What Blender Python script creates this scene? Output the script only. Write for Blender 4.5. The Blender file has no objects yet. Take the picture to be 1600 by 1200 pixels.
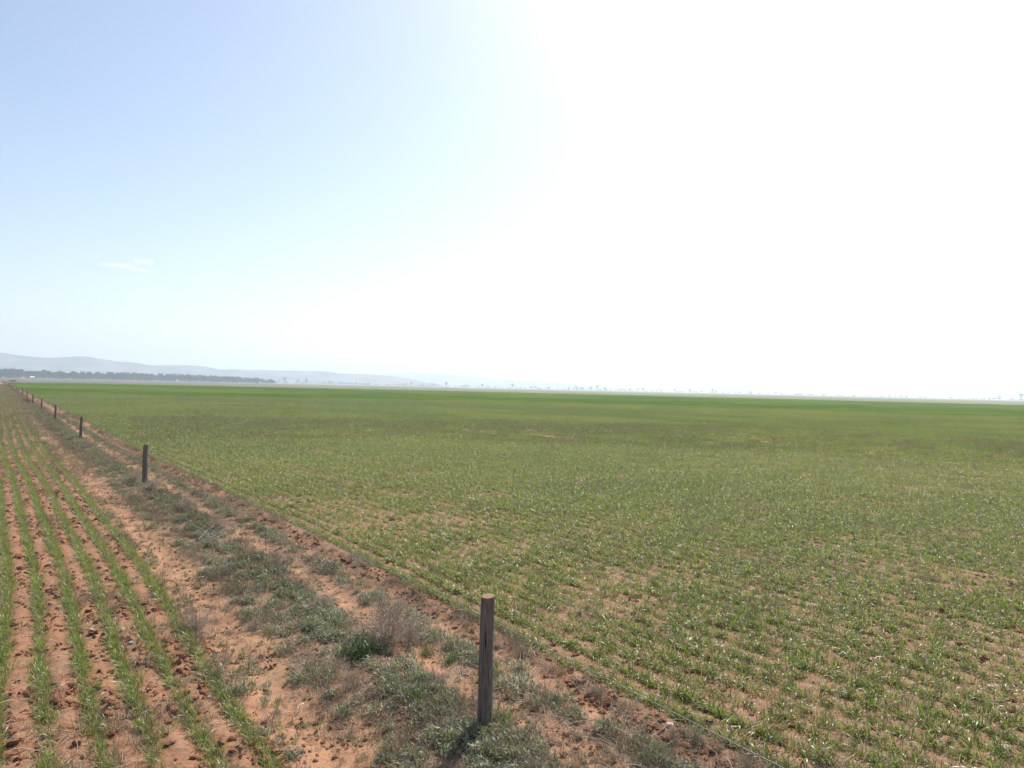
import bpy, math, random
import numpy as np
from mathutils import Vector, Matrix

# ------------------------------------------------------------------ camera, sky, sun, exposure
sc = bpy.context.scene
C = sc.collection
R_ = math.radians
EYE = 3.2                      # metres above the ground
FPX = 1130.0                   # focal length in pixels of the 1600 px wide photograph
YAW, PITCH, ROLL = R_(35.66), R_(0.32), R_(1.33)
F = Vector((math.sin(YAW)*math.cos(PITCH), math.cos(YAW)*math.cos(PITCH), math.sin(PITCH)))
R0 = Vector((math.cos(YAW), -math.sin(YAW), 0.0))
U0 = R0.cross(F)
RV = R0*math.cos(ROLL) + U0*math.sin(ROLL)
UV = U0*math.cos(ROLL) - R0*math.sin(ROLL)
cam_d = bpy.data.cameras.new("camera")
cam = bpy.data.objects.new("camera", cam_d)
C.objects.link(cam)
M = Matrix((RV, UV, -F)).transposed().to_4x4()
M.translation = Vector((0, 0, EYE))
cam.matrix_world = M
cam_d.sensor_width = 36.0
cam_d.lens = 36.0*FPX/1600.0
cam_d.clip_start = 0.05
cam_d.clip_end = 60000.0
sc.camera = cam

SUN_AZ, SUN_EL = R_(59.0), R_(47.0)     # azimuth measured from +Y towards +X
SUN_DIR = Vector((math.sin(SUN_AZ)*math.cos(SUN_EL), math.cos(SUN_AZ)*math.cos(SUN_EL), math.sin(SUN_EL)))
world = bpy.data.worlds.new("World")
sc.world = world
world.use_nodes = True
wn = world.node_tree.nodes
sky = wn.new('ShaderNodeTexSky')
sky.sky_type = 'NISHITA'
sky.sun_disc = False
sky.sun_elevation = SUN_EL
sky.sun_rotation = SUN_AZ
sky.altitude = 100.0
sky.air_density = 1.0
sky.dust_density = 1.45
sky.ozone_density = 0.0
world.node_tree.links.new(sky.outputs[0], wn['Background'].inputs['Color'])
wn['Background'].inputs['Strength'].default_value = 0.103
sun_d = bpy.data.lights.new("sun", 'SUN')
sun_d.energy = 4.6
sun_d.angle = R_(0.53)
sun_d.color = (1.0, 0.94, 0.85)
sun = bpy.data.objects.new("sun", sun_d)
C.objects.link(sun)
sun.rotation_euler = SUN_DIR.to_track_quat('Z', 'Y').to_euler()
sc.view_settings.view_transform = 'Standard'
sc.view_settings.look = 'None'
sc.view_settings.exposure = 0.62
sc.view_settings.gamma = 1.0
sc.view_settings.use_curve_mapping = False
sc.render.filter_size = 1.1
cy = sc.cycles
cy.max_bounces = 6
cy.diffuse_bounces = 3
cy.glossy_bounces = 2
cy.transmission_bounces = 3
cy.transparent_max_bounces = 8
cy.volume_bounces = 3
cy.use_denoising = True
cy.sample_clamp_indirect = 8.0

HAZE_DENSITY = 2.6e-4
rng = np.random.default_rng(11)
random.seed(5)

# ------------------------------------------------------------------ small helpers
def tag(o, label=None, cat=None, group=None, kind=None):
    if label: o['label'] = label
    if cat: o['category'] = cat
    if group: o['group'] = group
    if kind: o['kind'] = kind
    return o

def ground_px(px, py):
    """Ground point (z=0) that stands where the photograph's 1600x1200 pixel looks."""
    d = F*FPX + RV*(px-800.0) + UV*(600.0-py)
    t = -EYE/d.z
    return d.x*t, d.y*t

def polar(px, dist):
    """Point on the ground at a distance in the direction of a photograph column near the horizon."""
    d = F*FPX + RV*(px-800.0) + UV*(600.0-(587.5+px*0.0231))
    a = math.atan2(d.x, d.y)
    return dist*math.sin(a), dist*math.cos(a)

def mesh_from(name, V, Q, mats=(), midx=None, smooth=True):
    """V (n,3) array, Q list of (m,k) face arrays."""
    me = bpy.data.meshes.new(name)
    Q = [np.asarray(q, dtype=np.int32) for q in (Q if isinstance(Q, list) else [Q]) if len(q)]
    V = np.asarray(V, dtype=np.float32)
    me.vertices.add(len(V)); me.vertices.foreach_set('co', V.ravel())
    loops = np.concatenate([q.ravel() for q in Q])
    sizes = np.concatenate([np.full(len(q), q.shape[1], np.int32) for q in Q])
    me.loops.add(len(loops)); me.loops.foreach_set('vertex_index', loops)
    me.polygons.add(len(sizes))
    me.polygons.foreach_set('loop_start', np.concatenate([[0], np.cumsum(sizes)[:-1]]).astype(np.int32))
    me.polygons.foreach_set('use_smooth', np.full(len(sizes), smooth, dtype=bool))
    if midx is not None:
        me.polygons.foreach_set('material_index', np.asarray(midx, np.int32))
    for m in mats: me.materials.append(m)
    me.update(calc_edges=True)
    return me

def add(name, me, parent=None, loc=(0, 0, 0)):
    o = bpy.data.objects.new(name, me)
    C.objects.link(o)
    o.location = loc
    if parent: o.parent = parent
    return o

class Geo:
    """Collects vertex and face arrays for one mesh."""
    def __init__(self): self.V = []; self.F = []; self.M = []; self.n = 0
    def put(self, V, faces, m=0):
        V = np.asarray(V, float)
        for q in (faces if isinstance(faces, list) else [faces]):
            q = np.asarray(q, int)
            if len(q):
                self.F.append(q+self.n); self.M.append(np.full(len(q), m))
        self.V.append(V); self.n += len(V)
        return self
    def mesh(self, name, mats, smooth=True):
        return mesh_from(name, np.concatenate(self.V), self.F, mats, np.concatenate(self.M), smooth)

# ------------------------------------------------------------------ numpy noise
def _hash(ix, iy, seed):
    h = (ix.astype(np.int64)*374761393 + iy.astype(np.int64)*668265263 + seed*1442695041) & 0xFFFFFFFF
    h = ((h ^ (h >> 13))*1274126177) & 0xFFFFFFFF
    h = ((h ^ (h >> 16))*2246822519) & 0xFFFFFFFF
    h = h ^ (h >> 15)
    return h.astype(np.float64)/4294967295.0

def vnoise(x, y, seed=0):
    ix = np.floor(x); iy = np.floor(y); fx = x-ix; fy = y-iy
    ux = fx*fx*(3-2*fx); uy = fy*fy*(3-2*fy)
    a = _hash(ix, iy, seed); b = _hash(ix+1, iy, seed); c = _hash(ix, iy+1, seed); d = _hash(ix+1, iy+1, seed)
    return (a*(1-ux)+b*ux)*(1-uy) + (c*(1-ux)+d*ux)*uy

def fbm(x, y, scale, octv=4, seed=0):
    s = 0; amp = 1; tot = 0; k = 1.0/scale
    for i in range(octv):
        s = s + amp*vnoise(x*k+17.3*i, y*k-9.1*i, seed+i*7); tot += amp; amp *= .55; k *= 2.03
    return s/tot

def bumps(x, y, cell, rmin, rmax, prob, seed):
    """Half-buried lumps: one possible lump in each grid cell."""
    ix = np.floor(x/cell); iy = np.floor(y/cell); out = np.zeros_like(x)
    for dx in (-1, 0, 1):
        for dy in (-1, 0, 1):
            cx = ix+dx; cyy = iy+dy
            on = _hash(cx, cyy, seed) < prob
            jx = (cx + _hash(cx, cyy, seed+1))*cell; jy = (cyy + _hash(cx, cyy, seed+2))*cell
            r = rmin + (rmax-rmin)*_hash(cx, cyy, seed+3)**2
            asp = .7+.6*_hash(cx, cyy, seed+4)
            d2 = (((x-jx)*asp)**2 + ((y-jy)/asp)**2)/(r*r)
            out = np.maximum(out, np.where(on & (d2 < 1), r*.75*np.sqrt(np.maximum(0, 1-d2)), 0))
    return out

def sstep(a, b, x):
    t = np.clip((x-a)/(b-a), 0, 1)
    return t*t*(3-2*t)

ROW = 0.375                                  # drill row spacing
LEFT_ROWS = [1.95-ROW*k for k in range(12)]  # x of the rows on the near side of the fence
FX = None                                    # x of the fence, set below
CROP_X0 = 5.52                               # first row of the big paddock

def wob(y):                                  # gentle sideways wander shared by rows and tracks
    return 0.02*np.sin(y*.53)/(1+y*y/900) + .15*sstep(6, 14, y) - .22*sstep(22, 38, y) + .07*sstep(40, 60, y)

def tilled(x):
    return np.clip(sstep(2.15, 1.95, x) + .22*sstep(1.9, 2.2, x)*sstep(3.2, 2.7, x)
                   + .6*sstep(5.0, 5.12, x)*sstep(5.5, 5.3, x) + .62*sstep(5.2, 5.55, x), 0, 1)

def height(x, y):
    x = np.asarray(x, float); y = np.asarray(y, float)
    r = np.hypot(x, y)
    near = sstep(140, 40, r)
    xs = x - wob(y)
    h = .05*(fbm(x, y, 6.0, 2, 3)-.5)*sstep(0, 3, r)
    # drill furrows
    h += .014*np.cos((xs-1.95)/ROW*2*math.pi)*-1*sstep(2.2, 1.9, xs)*near
    h += .009*np.cos((xs-CROP_X0)/ROW*2*math.pi)*-1*sstep(5.0, 5.3, xs)*near
    # wheel tracks and weed strip
    h += (-.035*np.exp(-((xs-2.45)/.18)**2) - .035*np.exp(-((xs-4.28)/.15)**2) - .025*np.exp(-((xs-4.95)/.12)**2)
          + .025*np.exp(-((xs-3.5)/.3)**2) + .028*np.exp(-((xs-5.24)/.11)**2))*near
    t = tilled(xs)
    patch = sstep(.38, .62, fbm(x, y, .7, 2, 41))
    h += near*(.035*(fbm(x, y, .22, 3, 21)-.5)*(.35+.65*t) + .012*(fbm(x, y, .05, 2, 31)-.5))
    if np.any(r < 60):
        n2 = sstep(60, 30, r)
        h += n2*t*bumps(x, y, .075, .012, .042, .42, 51)*(.25+.75*patch)
        h += n2*t*bumps(x, y, .17, .02, .055, .25, 61)*patch*np.clip(1.2-xs*.06, .5, 1)
        h += n2*(.4+.6*t)*bumps(x, y, .038, .008, .021, .5, 71)
    return h

# ------------------------------------------------------------------ materials
def mat(name):
    m = bpy.data.materials.new(name); m.use_nodes = True
    nt = m.node_tree
    return m, nt, nt.nodes, nt.links, nt.nodes['Principled BSDF']

def math_node(nt, op, a, b=None, clamp=False):
    n = nt.nodes.new('ShaderNodeMath'); n.operation = op; n.use_clamp = clamp
    for i, v in enumerate((a, b)):
        if v is None: continue
        if isinstance(v, (int, float)): n.inputs[i].default_value = v
        else: nt.links.new(v, n.inputs[i])
    return n.outputs[0]

def mixc(nt, fac, a, b, mode='MIX'):
    n = nt.nodes.new('ShaderNodeMix'); n.data_type = 'RGBA'; n.blend_type = mode
    for s, v in ((n.inputs[0], fac), (n.inputs[6], a), (n.inputs[7], b)):
        if isinstance(v, (int, float)): s.default_value = v
        elif isinstance(v, tuple): s.default_value = (*v, 1)
        else: nt.links.new(v, s)
    return n.outputs[2]

def noise(nt, vec, scale, detail=4, rough=.55):
    n = nt.nodes.new('ShaderNodeTexNoise'); n.inputs['Scale'].default_value = scale
    n.inputs['Detail'].default_value = detail; n.inputs['Roughness'].default_value = rough
    nt.links.new(vec, n.inputs['Vector'])
    return n.outputs['Fac']

def ramp(nt, fac, stops, interp='LINEAR'):
    n = nt.nodes.new('ShaderNodeValToRGB'); e = n.color_ramp.elements; n.color_ramp.interpolation = interp
    while len(e) < len(stops): e.new(0.5)
    for el, (p, c) in zip(e, stops):
        el.position = p; el.color = (*c, 1) if isinstance(c, tuple) else (c, c, c, 1)
    nt.links.new(fac, n.inputs[0])
    return n.outputs[0]

def leaf_material(name, c0, c1, trans=.35, rough=.42, spec=.5, c_dry=None):
    """Colour runs c0 -> c1 with the per-plant tone; c_dry tints a few blades."""
    m, nt, N, L, bs = mat(name)
    at = N.new('ShaderNodeAttribute'); at.attribute_type = 'INSTANCER'; at.attribute_name = 'tone'
    oi = N.new('ShaderNodeObjectInfo')
    geo = N.new('ShaderNodeNewGeometry')
    t = math_node(nt, 'ADD', at.outputs['Fac'], math_node(nt, 'MULTIPLY', math_node(nt, 'SUBTRACT', geo.outputs['Random Per Island'], .5), .7), True)
    col = mixc(nt, t, c0, c1)
    if c_dry:
        col = mixc(nt, math_node(nt, 'GREATER_THAN', math_node(nt, 'FRACT', math_node(nt, 'MULTIPLY', geo.outputs['Random Per Island'], 37.7)), .71), col, c_dry)
    L.new(col, bs.inputs['Base Color'])
    bs.inputs['Roughness'].default_value = rough
    bs.inputs['Specular IOR Level'].default_value = spec
    tr = N.new('ShaderNodeBsdfTranslucent')
    L.new(mixc(nt, 1.0, col, (1.02, 1.25, .6), 'MULTIPLY'), tr.inputs['Color'])
    mx = N.new('ShaderNodeMixShader'); mx.inputs[0].default_value = trans
    L.new(bs.outputs[0], mx.inputs[1]); L.new(tr.outputs[0], mx.inputs[2])
    L.new(mx.outputs[0], N['Material Output'].inputs['Surface'])
    return m

def plain_material(name, c0, c1, scale=8, rough=.8, coord='Object', spec=.3, bump=0):
    m, nt, N, L, bs = mat(name)
    tc = N.new('ShaderNodeTexCoord')
    f = noise(nt, tc.outputs[coord], scale)
    L.new(mixc(nt, ramp(nt, f, [(.3, 0.0), (.7, 1.0)]), c0, c1), bs.inputs['Base Color'])
    bs.inputs['Roughness'].default_value = rough
    bs.inputs['Specular IOR Level'].default_value = spec
    if bump:
        b = N.new('ShaderNodeBump'); b.inputs['Strength'].default_value = bump; b.inputs['Distance'].default_value = .01
        L.new(f, b.inputs['Height']); L.new(b.outputs[0], bs.inputs['Normal'])
    return m

M_WHEAT = leaf_material('wheat_leaf', (.082, .155, .028), (.185, .235, .048), .45, .42, .6, (.31, .255, .14))
M_WHEAT_FAR = leaf_material('far_wheat_leaf', (.10, .168, .030), (.20, .240, .048), .5, .5, .45)
M_SALT = leaf_material('grey_green_leaf', (.15, .175, .11), (.28, .295, .205), .3, .55, .4, (.27, .21, .16))
M_DRY = leaf_material('dry_stem', (.17, .125, .10), (.34, .265, .20), .15, .7, .2)
M_STRAW = leaf_material('bleached_straw', (.24, .19, .14), (.45, .38, .29), .1, .7, .2)
M_GRASS = leaf_material('green_grass_leaf', (.06, .13, .03), (.14, .21, .05), .35, .42, .45, (.28, .24, .12))
M_DARKWEED = leaf_material('dark_weed_leaf', (.05, .095, .03), (.10, .145, .05), .3, .45, .45)
M_TWIG = plain_material('dead_twig', (.28, .215, .17), (.50, .41, .33), 30, .85, 'Object', .1)
M_STICK = plain_material('bleached_stick', (.36, .32, .27), (.62, .57, .50), 14, .8, 'Object', .1)
M_DARKWOOD = plain_material('dark_dead_wood', (.045, .03, .025), (.13, .085, .06), 3, .9, 'Object', .1)
M_STONE = plain_material('pale_stone', (.36, .31, .27), (.56, .52, .47), 20, .7, 'Object', .2)

def soil_clod_material():
    m, nt, N, L, bs = mat('soil_clod')
    at = N.new('ShaderNodeAttribute'); at.attribute_type = 'INSTANCER'; at.attribute_name = 'tone'
    tc = N.new('ShaderNodeTexCoord')
    f = noise(nt, tc.outputs['Object'], 2.2)
    c = mixc(nt, f, (.20, .088, .048), (.31, .150, .083))
    c = mixc(nt, math_node(nt, 'MULTIPLY', at.outputs['Fac'], .7), c, (.18, .095, .064))
    L.new(c, bs.inputs['Base Color']); bs.inputs['Roughness'].default_value = .95
    bs.inputs['Specular IOR Level'].default_value = .1
    return m
M_CLOD = soil_clod_material()

# ------------------------------------------------------------------ ground sheet
def field_edge(az):
    """Far boundary of the big paddock (metres) by direction from the fence line, in degrees."""
    return np.interp(np.degrees(az), [-30, 0, 3, 10, 20, 33, 45, 55, 63, 72, 100],
                     [430, 450, 490, 660, 950, 1700, 2300, 2300, 2000, 1500, 1400])

def make_ground():
    az = np.concatenate([np.radians(np.arange(-180, -12, 3.0)), np.arange(math.radians(-12), math.radians(84), .0026),
                         np.radians(np.arange(84, 180, 3.0))])
    r = [0.4]
    while r[-1] < 10800:
        q = r[-1]
        step = max(.06, .02*q) if q < 4.6 else (.0027 if q < 45 else .0055 if q < 160 else .012 if q < 2500 else .05)*q
        r.append(q+step)
    r = np.array(r)
    A, Rr = np.meshgrid(az, r)
    x = Rr*np.sin(A); y = Rr*np.cos(A)
    z = height(x, y)
    nr, na = x.shape
    V = np.stack([x, y, z], -1).reshape(-1, 3)
    idx = np.arange(nr*na).reshape(nr, na)
    nxt = np.roll(idx, -1, axis=1)
    q = np.stack([idx[:-1], idx[1:], nxt[1:], nxt[:-1]], -1).reshape(-1, 4)
    ctr = len(V)
    V = np.concatenate([V, [[0, 0, 0]]])
    tri = np.stack([idx[0], nxt[0], np.full(na, ctr)], -1)
    me = mesh_from('ground', V, [q, tri], [ground_material()])
    # where crop grows and how closed its cover is, as vertex attributes
    X = V[:, 0]; Y = V[:, 1]; RR = np.hypot(X, Y); AZ = np.arctan2(X, Y)
    inside = (RR < field_edge(AZ)*(1+.015*np.sin(AZ*90))).astype(float)*sstep(5.1, 5.4, X - wob(Y))
    inside = np.maximum(inside, sstep(2.1, 1.9, X)*(RR < 440))
    cover = inside*sstep(90, 330, RR)
    a = me.attributes.new('cover', 'FLOAT', 'POINT'); a.data.foreach_set('value', cover.astype(np.float32))
    a = me.attributes.new('paddock', 'FLOAT', 'POINT'); a.data.foreach_set('value', np.where(RR < 430, 1, inside).astype(np.float32))
    o = add('ground', me)
    tag(o, kind='structure')
    return o

def ground_material():
    m, nt, N, L, bs = mat('red_soil')
    g = N.new('ShaderNodeNewGeometry'); P = g.outputs['Position']
    sx = N.new('ShaderNodeSeparateXYZ'); L.new(P, sx.inputs[0])
    n_big = noise(nt, P, .35, 3)
    n_mid = noise(nt, P, 1.6, 5, .6)
    n_fine = noise(nt, P, 14, 5, .65)
    n_grit = noise(nt, P, 70, 3, .6)
    sc_ = N.new('ShaderNodeVectorMath'); sc_.operation = 'MULTIPLY'; L.new(P, sc_.inputs[0]); sc_.inputs[1].default_value = (3.2, .9, 1)
    n_str = noise(nt, sc_.outputs[0], 1.5, 5, .65)
    # strips that run beside the fence, edges wandering with noise
    xx = math_node(nt, 'ADD', sx.outputs[0], math_node(nt, 'MULTIPLY', math_node(nt, 'SUBTRACT', n_mid, .5), .55))
    u = math_node(nt, 'DIVIDE', xx, 8.0, True)
    TILL = (.285, .148, .086); TRACK = (.375, .205, .116); PALE = (.34, .19, .11); WEED = (.225, .145, .095); CLODR = (.25, .135, .085); CROP = (.25, .152, .092)
    base = ramp(nt, u, [(.0, TILL), (.235, TILL), (.275, TRACK), (.345, TRACK), (.385, WEED), (.49, WEED), (.52, TRACK), (.552, TRACK),
                        (.572, WEED), (.60, PALE), (.622, TRACK), (.64, CLODR), (.67, CLODR), (.705, CROP), (1, CROP)])
    # lighter crumbs and fine darker specks in the soil colour, set by noise
    base = mixc(nt, ramp(nt, n_fine, [(.42, 0.0), (.78, .5)]), base, (.40, .215, .122))
    base = mixc(nt, ramp(nt, n_grit, [(.48, 0.0), (.72, .6)]), base, (.165, .082, .052))
    # dry litter
    lit = math_node(nt, 'MULTIPLY', ramp(nt, n_str, [(.50, 0.0), (.66, 1.0)]), ramp(nt, n_grit, [(.42, .15), (.6, .85)]))
    base = mixc(nt, math_node(nt, 'MULTIPLY', lit, .7), base, (.225, .175, .135))
    # closed crop far away
    at = N.new('ShaderNodeAttribute'); at.attribute_name = 'cover'
    ap = N.new('ShaderNodeAttribute'); ap.attribute_name = 'paddock'
    f1 = noise(nt, P, .012, 5, .6); f2 = noise(nt, P, .09, 4, .6)
    green = mixc(nt, ramp(nt, f1, [(.40, 0.0), (.60, 1.0)]), (.115, .138, .048), (.155, .168, .058))
    green = mixc(nt, ramp(nt, f2, [(.45, 0.0), (.75, .4)]), green, (.17, .16, .075))
    base = mixc(nt, math_node(nt, 'MULTIPLY', at.outputs['Fac'], .93), base, green)
    plain = mixc(nt, noise(nt, P, .006, 4), (.10, .09, .08), (.17, .15, .125))
    base = mixc(nt, ap.outputs['Fac'], plain, base)
    L.new(base, bs.inputs['Base Color'])
    bs.inputs['Roughness'].default_value = .95
    bs.inputs['Specular IOR Level'].default_value = .12
    b = N.new('ShaderNodeBump'); b.inputs['Strength'].default_value = .85; b.inputs['Distance'].default_value = .012
    L.new(math_node(nt, 'ADD', n_fine, math_node(nt, 'MULTIPLY', n_grit, .6)), b.inputs['Height'])
    L.new(b.outputs[0], bs.inputs['Normal'])
    return m

make_ground()

# ------------------------------------------------------------------ plant prototypes (used by the scattered ground cover)
def blades(base, az, length, width, lean, curl, nseg=3, twist=None, taper=True, wig=0.0):
    """Ribbons: base (n,3); az, length, width, lean, curl (n,) -> V, quads."""
    n = len(base); t = np.linspace(0, 1, nseg+1)
    ang = lean[:, None] + curl[:, None]*t[None, :]
    seg = length[:, None]/nseg
    azw = az[:, None] + wig*rng.normal(size=(n, nseg+1))
    dx = np.sin(ang)*np.sin(azw); dy = np.sin(ang)*np.cos(azw); dz = np.cos(ang)
    c = np.zeros((n, nseg+1, 3)); c[:, 0] = base
    for k in range(nseg):
        c[:, k+1] = c[:, k] + np.stack([dx[:, k], dy[:, k], dz[:, k]], -1)*seg
    if twist is None: twist = rng.normal(0, .5, n)
    side = np.stack([np.cos(az)*np.cos(twist), -np.sin(az)*np.cos(twist), np.sin(twist)], -1)
    w = (np.array([.75, 1, .85, .5, .3, .2])[np.minimum(np.arange(nseg+1)*3//nseg + (0 if nseg > 1 else 0), 5)] if taper else np.ones(nseg+1))
    if taper: w = w.copy(); w[-1] = .08
    hw = .5*width[:, None, None]*w[None, :, None]*side[:, None, :]
    V = np.stack([c-hw, c+hw], 2).reshape(-1, 3)
    i0 = (np.arange(n)*(nseg+1)*2)[:, None] + (np.arange(nseg)*2)[None, :]
    q = np.stack([i0, i0+1, i0+3, i0+2], -1).reshape(-1, 4)
    return V, q

def U(a, b, n): return rng.uniform(a, b, n)

PROTO = {}
def proto(kind, me):
    col = PROTO.get(kind)
    if col is None:
        col = PROTO[kind] = bpy.data.collections.new(kind + '_shapes')
    col.objects.link(bpy.data.objects.new('%s_shape' % kind, me))

def tuft_geo(n, hmin, hmax, wmin, wmax, spread=.02, lean=(.05, .6), curl=(.2, 1.9), nseg=4):
    b = np.zeros((n, 3)); b[:, :2] = rng.normal(0, spread, (n, 2)); b[:, 2] = -.01
    return blades(b, U(0, 2*math.pi, n), U(hmin, hmax, n), U(wmin, wmax, n), U(*lean, n), U(*curl, n), nseg)

for k in range(14):                                    # young wheat plants
    V, q = tuft_geo(int(rng.integers(7, 12)), .075, .175, .0048, .0098, .02, (.05, .75), (.3, 2.3), 5)
    proto('wheat', mesh_from('wheat', V, q, [M_WHEAT]))

for k in range(12):                                    # finer plants of the near rows
    V, q = tuft_geo(int(rng.integers(8, 14)), .07, .175, .0036, .0070, .018, (.03, .6), (.1, 1.9), 5)
    proto('row_wheat', mesh_from('row_wheat', V, q, [M_WHEAT]))

def patch_geo(lx, ly, rows, per_m, nb, h, w, nseg, lat):
    """A piece of drilled crop lx wide and ly long holding many plants."""
    bs = []
    for rr in range(rows):
        x0 = (rr+.5)/rows*lx - lx/2
        m = int(per_m*ly)
        bs.append(np.stack([x0+rng.normal(0, lat, m), U(-ly/2, ly/2, m), np.zeros(m)], -1))
    b = np.repeat(np.concatenate(bs), nb, 0); n = len(b)
    b[:, :2] += rng.normal(0, .018, (n, 2))
    return blades(b, U(0, 2*math.pi, n), U(h*.55, h*1.15, n), U(w*.7, w*1.2, n), U(.05, .6, n), U(.2, 1.8, n), nseg)

for k in range(8):
    V, q = patch_geo(.75, 1.0, 2, 24, 6, .15, .012, 3, .085)
    proto('wheat_patch', mesh_from('wheat_patch', V, q, [M_WHEAT]))
for k in range(6):
    V, q = patch_geo(3.0, 3.0, 8, 8, 6, .19, .022, 2, .08)
    proto('wheat_field', mesh_from('wheat_field', V, q, [M_WHEAT_FAR]))
for k in range(6):
    V, q = patch_geo(.12, 1.0, 1, 36, 6, .16, .010, 3, .035)
    proto('wheat_row', mesh_from('wheat_row', V, q, [M_WHEAT]))

for k in range(10):                                    # low grey-green mats
    n = int(rng.integers(80, 140)); rad = U(.06, .15, 1)[0]
    rr = rad*np.sqrt(U(0, 1, n)); th = U(0, 2*math.pi, n)
    b = np.stack([rr*np.cos(th), rr*np.sin(th), U(0, 1, n)*(.09*(1-(rr/rad)**2)+.015)], -1)
    V, q = blades(b, th+rng.normal(0, .9, n), U(.018, .05, n), U(.007, .014, n), U(.1, 1.5, n), U(-.4, .8, n), 2)
    g = Geo().put(V, q, 0)
    m = 14
    th = U(0, 2*math.pi, m)
    V, q = blades(np.zeros((m, 3)), th, U(.08, .17, m), np.full(m, .003), U(.5, 1.3, m), U(-.3, .4, m), 4, taper=False, wig=.3)
    g.put(V, q, 1)
    proto('saltbush', g.mesh('saltbush', [M_SALT, M_DRY]))

for k in range(8):                                     # dry broken stems, standing and fallen
    n = 46
    b = np.zeros((n, 3)); b[:, :2] = rng.normal(0, .045, (n, 2))
    V, q = blades(b, U(0, 2*math.pi, n), U(.05, .19, n), U(.0016, .0036, n), U(.1, 1.5, n), U(-.5, .8, n), 5, taper=False, wig=.35)
    proto('dry_weed', mesh_from('dry_weed', V, q, [M_DRY]))
for k in range(6):                                     # loose straw lying on the soil
    n = 9
    b = np.zeros((n, 3)); b[:, :2] = rng.normal(0, .09, (n, 2)); b[:, 2] = .012
    V, q = blades(b, U(0, 2*math.pi, n), U(.04, .17, n), U(.002, .0048, n), U(1.35, 1.62, n), U(-.12, .12, n), 3, taper=False, wig=.12)
    proto('straw', mesh_from('straw', V, q, [M_STRAW]))
for k in range(6):                                     # little green grass seedlings
    V, q = tuft_geo(int(rng.integers(9, 18)), .05, .14, .003, .006, .025, (.1, 1.0), (.1, 1.2), 3)
    proto('seedling', mesh_from('seedling', V, q, [M_GRASS]))

def lump(sub, rough, flat, seed):
    import bmesh
    bm = bmesh.new(); bmesh.ops.create_icosphere(bm, subdivisions=sub, radius=1.0)
    V = np.array([v.co[:] for v in bm.verts]); Fc = np.array([[v.index for v in f.verts] for f in bm.faces]); bm.free()
    n1 = fbm(V[:, 0]*1.0+V[:, 2]*.7+50*seed, V[:, 1]-V[:, 2]*.6+9*seed, .8, 3, seed)-.5
    V = V*(1+rough*2*n1)[:, None]
    V[:, 2] *= flat
    return V, Fc
for k in range(8):
    V, q = lump(2, .95, .62, 100+k)
    proto('clod', mesh_from('clod', V, q, [M_CLOD], None, False))

def scatter(name, kind, pts, rot, scl, tone, label, group=None):
    """One object of uncountable ground cover: shapes set on points by a geometry-node modifier."""
    n = len(pts); col = PROTO[kind]; np_ = len(col.objects)
    me = bpy.data.meshes.new(name + '_points')
    me.vertices.add(n); me.vertices.foreach_set('co', np.asarray(pts, np.float32).ravel())
    for nm, typ, key, arr in (('rot', 'FLOAT_VECTOR', 'vector', rot), ('scl', 'FLOAT_VECTOR', 'vector', scl), ('tone', 'FLOAT', 'value', tone)):
        a = me.attributes.new(nm, typ, 'POINT'); a.data.foreach_set(key, np.asarray(arr, np.float32).ravel())
    a = me.attributes.new('pick', 'INT', 'POINT'); a.data.foreach_set('value', rng.integers(0, np_, n).astype(np.int32))
    o = add(name, me)
    nt = bpy.data.node_groups.new(name + '_scatter', 'GeometryNodeTree')
    nt.interface.new_socket('Geometry', in_out='INPUT', socket_type='NodeSocketGeometry')
    nt.interface.new_socket('Geometry', in_out='OUTPUT', socket_type='NodeSocketGeometry')
    gi = nt.nodes.new('NodeGroupInput'); go = nt.nodes.new('NodeGroupOutput')
    ip = nt.nodes.new('GeometryNodeInstanceOnPoints'); ci = nt.nodes.new('GeometryNodeCollectionInfo')
    ci.inputs['Collection'].default_value = col
    ci.inputs['Separate Children'].default_value = True; ci.inputs['Reset Children'].default_value = True
    ip.inputs['Pick Instance'].default_value = True
    def named(nm, typ):
        q = nt.nodes.new('GeometryNodeInputNamedAttribute'); q.data_type = typ; q.inputs['Name'].default_value = nm
        return q.outputs['Attribute']
    nt.links.new(gi.outputs[0], ip.inputs['Points']); nt.links.new(ci.outputs[0], ip.inputs['Instance'])
    nt.links.new(named('pick', 'INT'), ip.inputs['Instance Index'])
    nt.links.new(named('rot', 'FLOAT_VECTOR'), ip.inputs['Rotation'])
    nt.links.new(named('scl', 'FLOAT_VECTOR'), ip.inputs['Scale'])
    nt.links.new(ip.outputs[0], go.inputs[0])
    md = o.modifiers.new('scatter', 'NODES'); md.node_group = nt
    tag(o, label, kind='stuff')
    return o

def zrot(n, tilt=.12):
    return np.stack([rng.normal(0, tilt, n), rng.normal(0, tilt, n), U(0, 2*math.pi, n)], -1)

def put(x, y, dz=0.0): return np.stack([x, y, height(x, y)+dz], -1)

def in_view(x, y, lo=-9, hi=78):
    a = np.degrees(np.arctan2(x, y))
    return (a > lo) & (a < hi)

def wedge(n, r0, r1, lo=-6, hi=76):
    r = np.sqrt(U(r0*r0, r1*r1, n)); a = np.radians(U(lo, hi, n))
    return r*np.sin(a), r*np.cos(a)

def crop_tone(x, y):
    return np.clip(1.9*(fbm(x, y, 9, 3, 201)-.5) + 2.3*(fbm(x, y, 55, 3, 211)-.5) + .5, 0, 1)

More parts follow.
